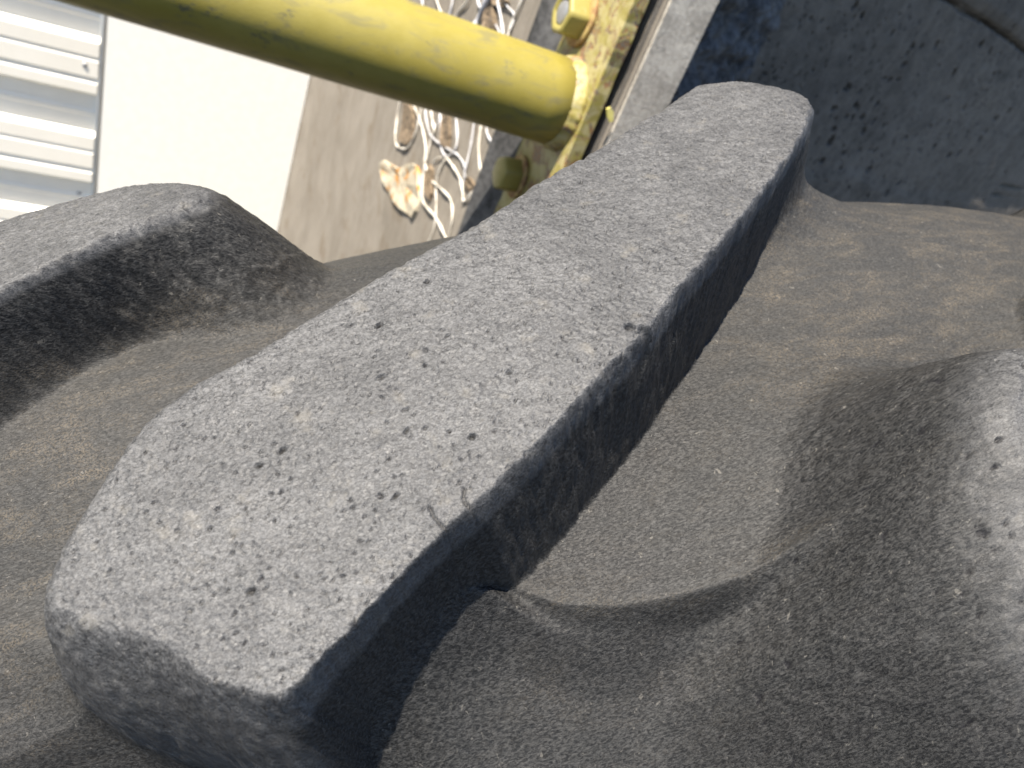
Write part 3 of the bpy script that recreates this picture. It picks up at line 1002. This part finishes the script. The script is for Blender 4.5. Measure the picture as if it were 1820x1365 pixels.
lug_labels = {0: 'pale worn lug running from lower left to upper right', 1: 'lug at the upper left with a deep shadow under it', 2: 'smooth rounded lug at the right edge'}
for k in range(-1, len(LUGS)):
    qs = Q[fi == k]
    if len(qs) == 0: continue
    used, inv = np.unique(qs, return_inverse=True)
    me = quads_mesh('carcass' if k < 0 else 'lug', Pf[used], inv.reshape(-1, 4), Nf[used],
                    {'tc': ('FLOAT_VECTOR', tc[used]), 'wear_and_sun': ('FLOAT', wf[used]), 'dust_and_sun': ('FLOAT', df[used]), 'pore': ('FLOAT', pf[used])})
    o = link('carcass' if k < 0 else 'lug', me, M_RUB, tyre)
    if k in lug_labels: o['label'] = lug_labels[k]

# rest of the way round, coarser
CIRC = 2 * math.pi * RT
sv2 = np.linspace(S1, CIRC + S0, 900); av2 = np.linspace(-TREAD_A, TREAD_A, 90)
S2, A2 = np.meshgrid(sv2, av2, indexing='ij')
h2, i2, w2, du2 = tread(S2, A2, False)
P2 = tyre_points(S2, A2, h2)
I2 = np.arange(P2.shape[0] * P2.shape[1]).reshape(P2.shape[:2])
Q2 = np.stack([I2[:-1, :-1], I2[1:, :-1], I2[1:, 1:], I2[:-1, 1:]], -1).reshape(-1, 4)
if FLIP: Q2 = Q2[:, ::-1]
f2 = i2[:-1, :-1].reshape(-1)
tc2 = np.stack([S2 * SC, A2 * SC, h2 * SC], -1).reshape(-1, 3)
for nm, sel in (('lower_tread', np.ones(len(Q2), bool)),):
    qs = Q2[sel]
    me = quads_mesh(nm, P2.reshape(-1, 3), qs, None, {'tc': ('FLOAT_VECTOR', tc2), 'wear_and_sun': ('FLOAT', w2.reshape(-1)), 'dust_and_sun': ('FLOAT', du2.reshape(-1))})
    link(nm, me, M_RUB, tyre)

# side walls down to the beads
drop = TREAD_A ** 2 / (2 * RHO); sl = TREAD_A / RHO
for sg in (-1, 1):
    ctrl = np.array([(TREAD_A, 0), (TREAD_A + .12, -.12 * sl - .02), (TREAD_A + .20, -.45), (TREAD_A + .22, -.70), (TREAD_A + .14, -1.05), (TREAD_A - .02, -1.35), (TREAD_A - .18, -1.50),
                     (TREAD_A - .20, -1.60), (TREAD_A - .32, -1.60), (TREAD_A - .34, -1.45)])
    tt = np.linspace(0, len(ctrl) - 1, 60)
    pa = np.interp(tt, range(len(ctrl)), ctrl[:, 0]); pr = np.interp(tt, range(len(ctrl)), ctrl[:, 1])
    for _ in range(4):
        pa[1:-1] = (pa[:-2] + 2 * pa[1:-1] + pa[2:]) / 4; pr[1:-1] = (pr[:-2] + 2 * pr[1:-1] + pr[2:]) / 4
    th = np.linspace(0, 2 * math.pi, 361)
    TH, PA = np.meshgrid(th, pa, indexing='ij'); PRr = np.broadcast_to(RT - drop - .004 + pr, TH.shape)
    X = TO + SC * ((PA * sg)[..., None] * TA + (PRr * np.sin(TH))[..., None] * TT + (PRr * np.cos(TH))[..., None] * TN)
    I3 = np.arange(X.shape[0] * X.shape[1]).reshape(X.shape[:2])
    Q3 = np.stack([I3[:-1, :-1], I3[1:, :-1], I3[1:, 1:], I3[:-1, 1:]], -1).reshape(-1, 4)
    if FLIP != (sg < 0): Q3 = Q3[:, ::-1]
    nv = X.reshape(-1, 3)
    me = quads_mesh('side_wall', nv, Q3, None, {'tc': ('FLOAT_VECTOR', np.stack([TH * RT * SC, PA * SC, PRr * SC], -1).reshape(-1, 3)),
                                               'wear_and_sun': ('FLOAT', np.zeros(len(nv))), 'dust_and_sun': ('FLOAT', np.full(len(nv), .5))})
    link('side_wall', me, M_RUB, tyre)

low = min(float(P2[..., 2].min()), 1e9)
print('LOWEST tyre z', low, 'pier', XP, YN, YC, 'PR', PR, 'plate y', ypl0, ypl1, 'period', period, 'XE', XE)
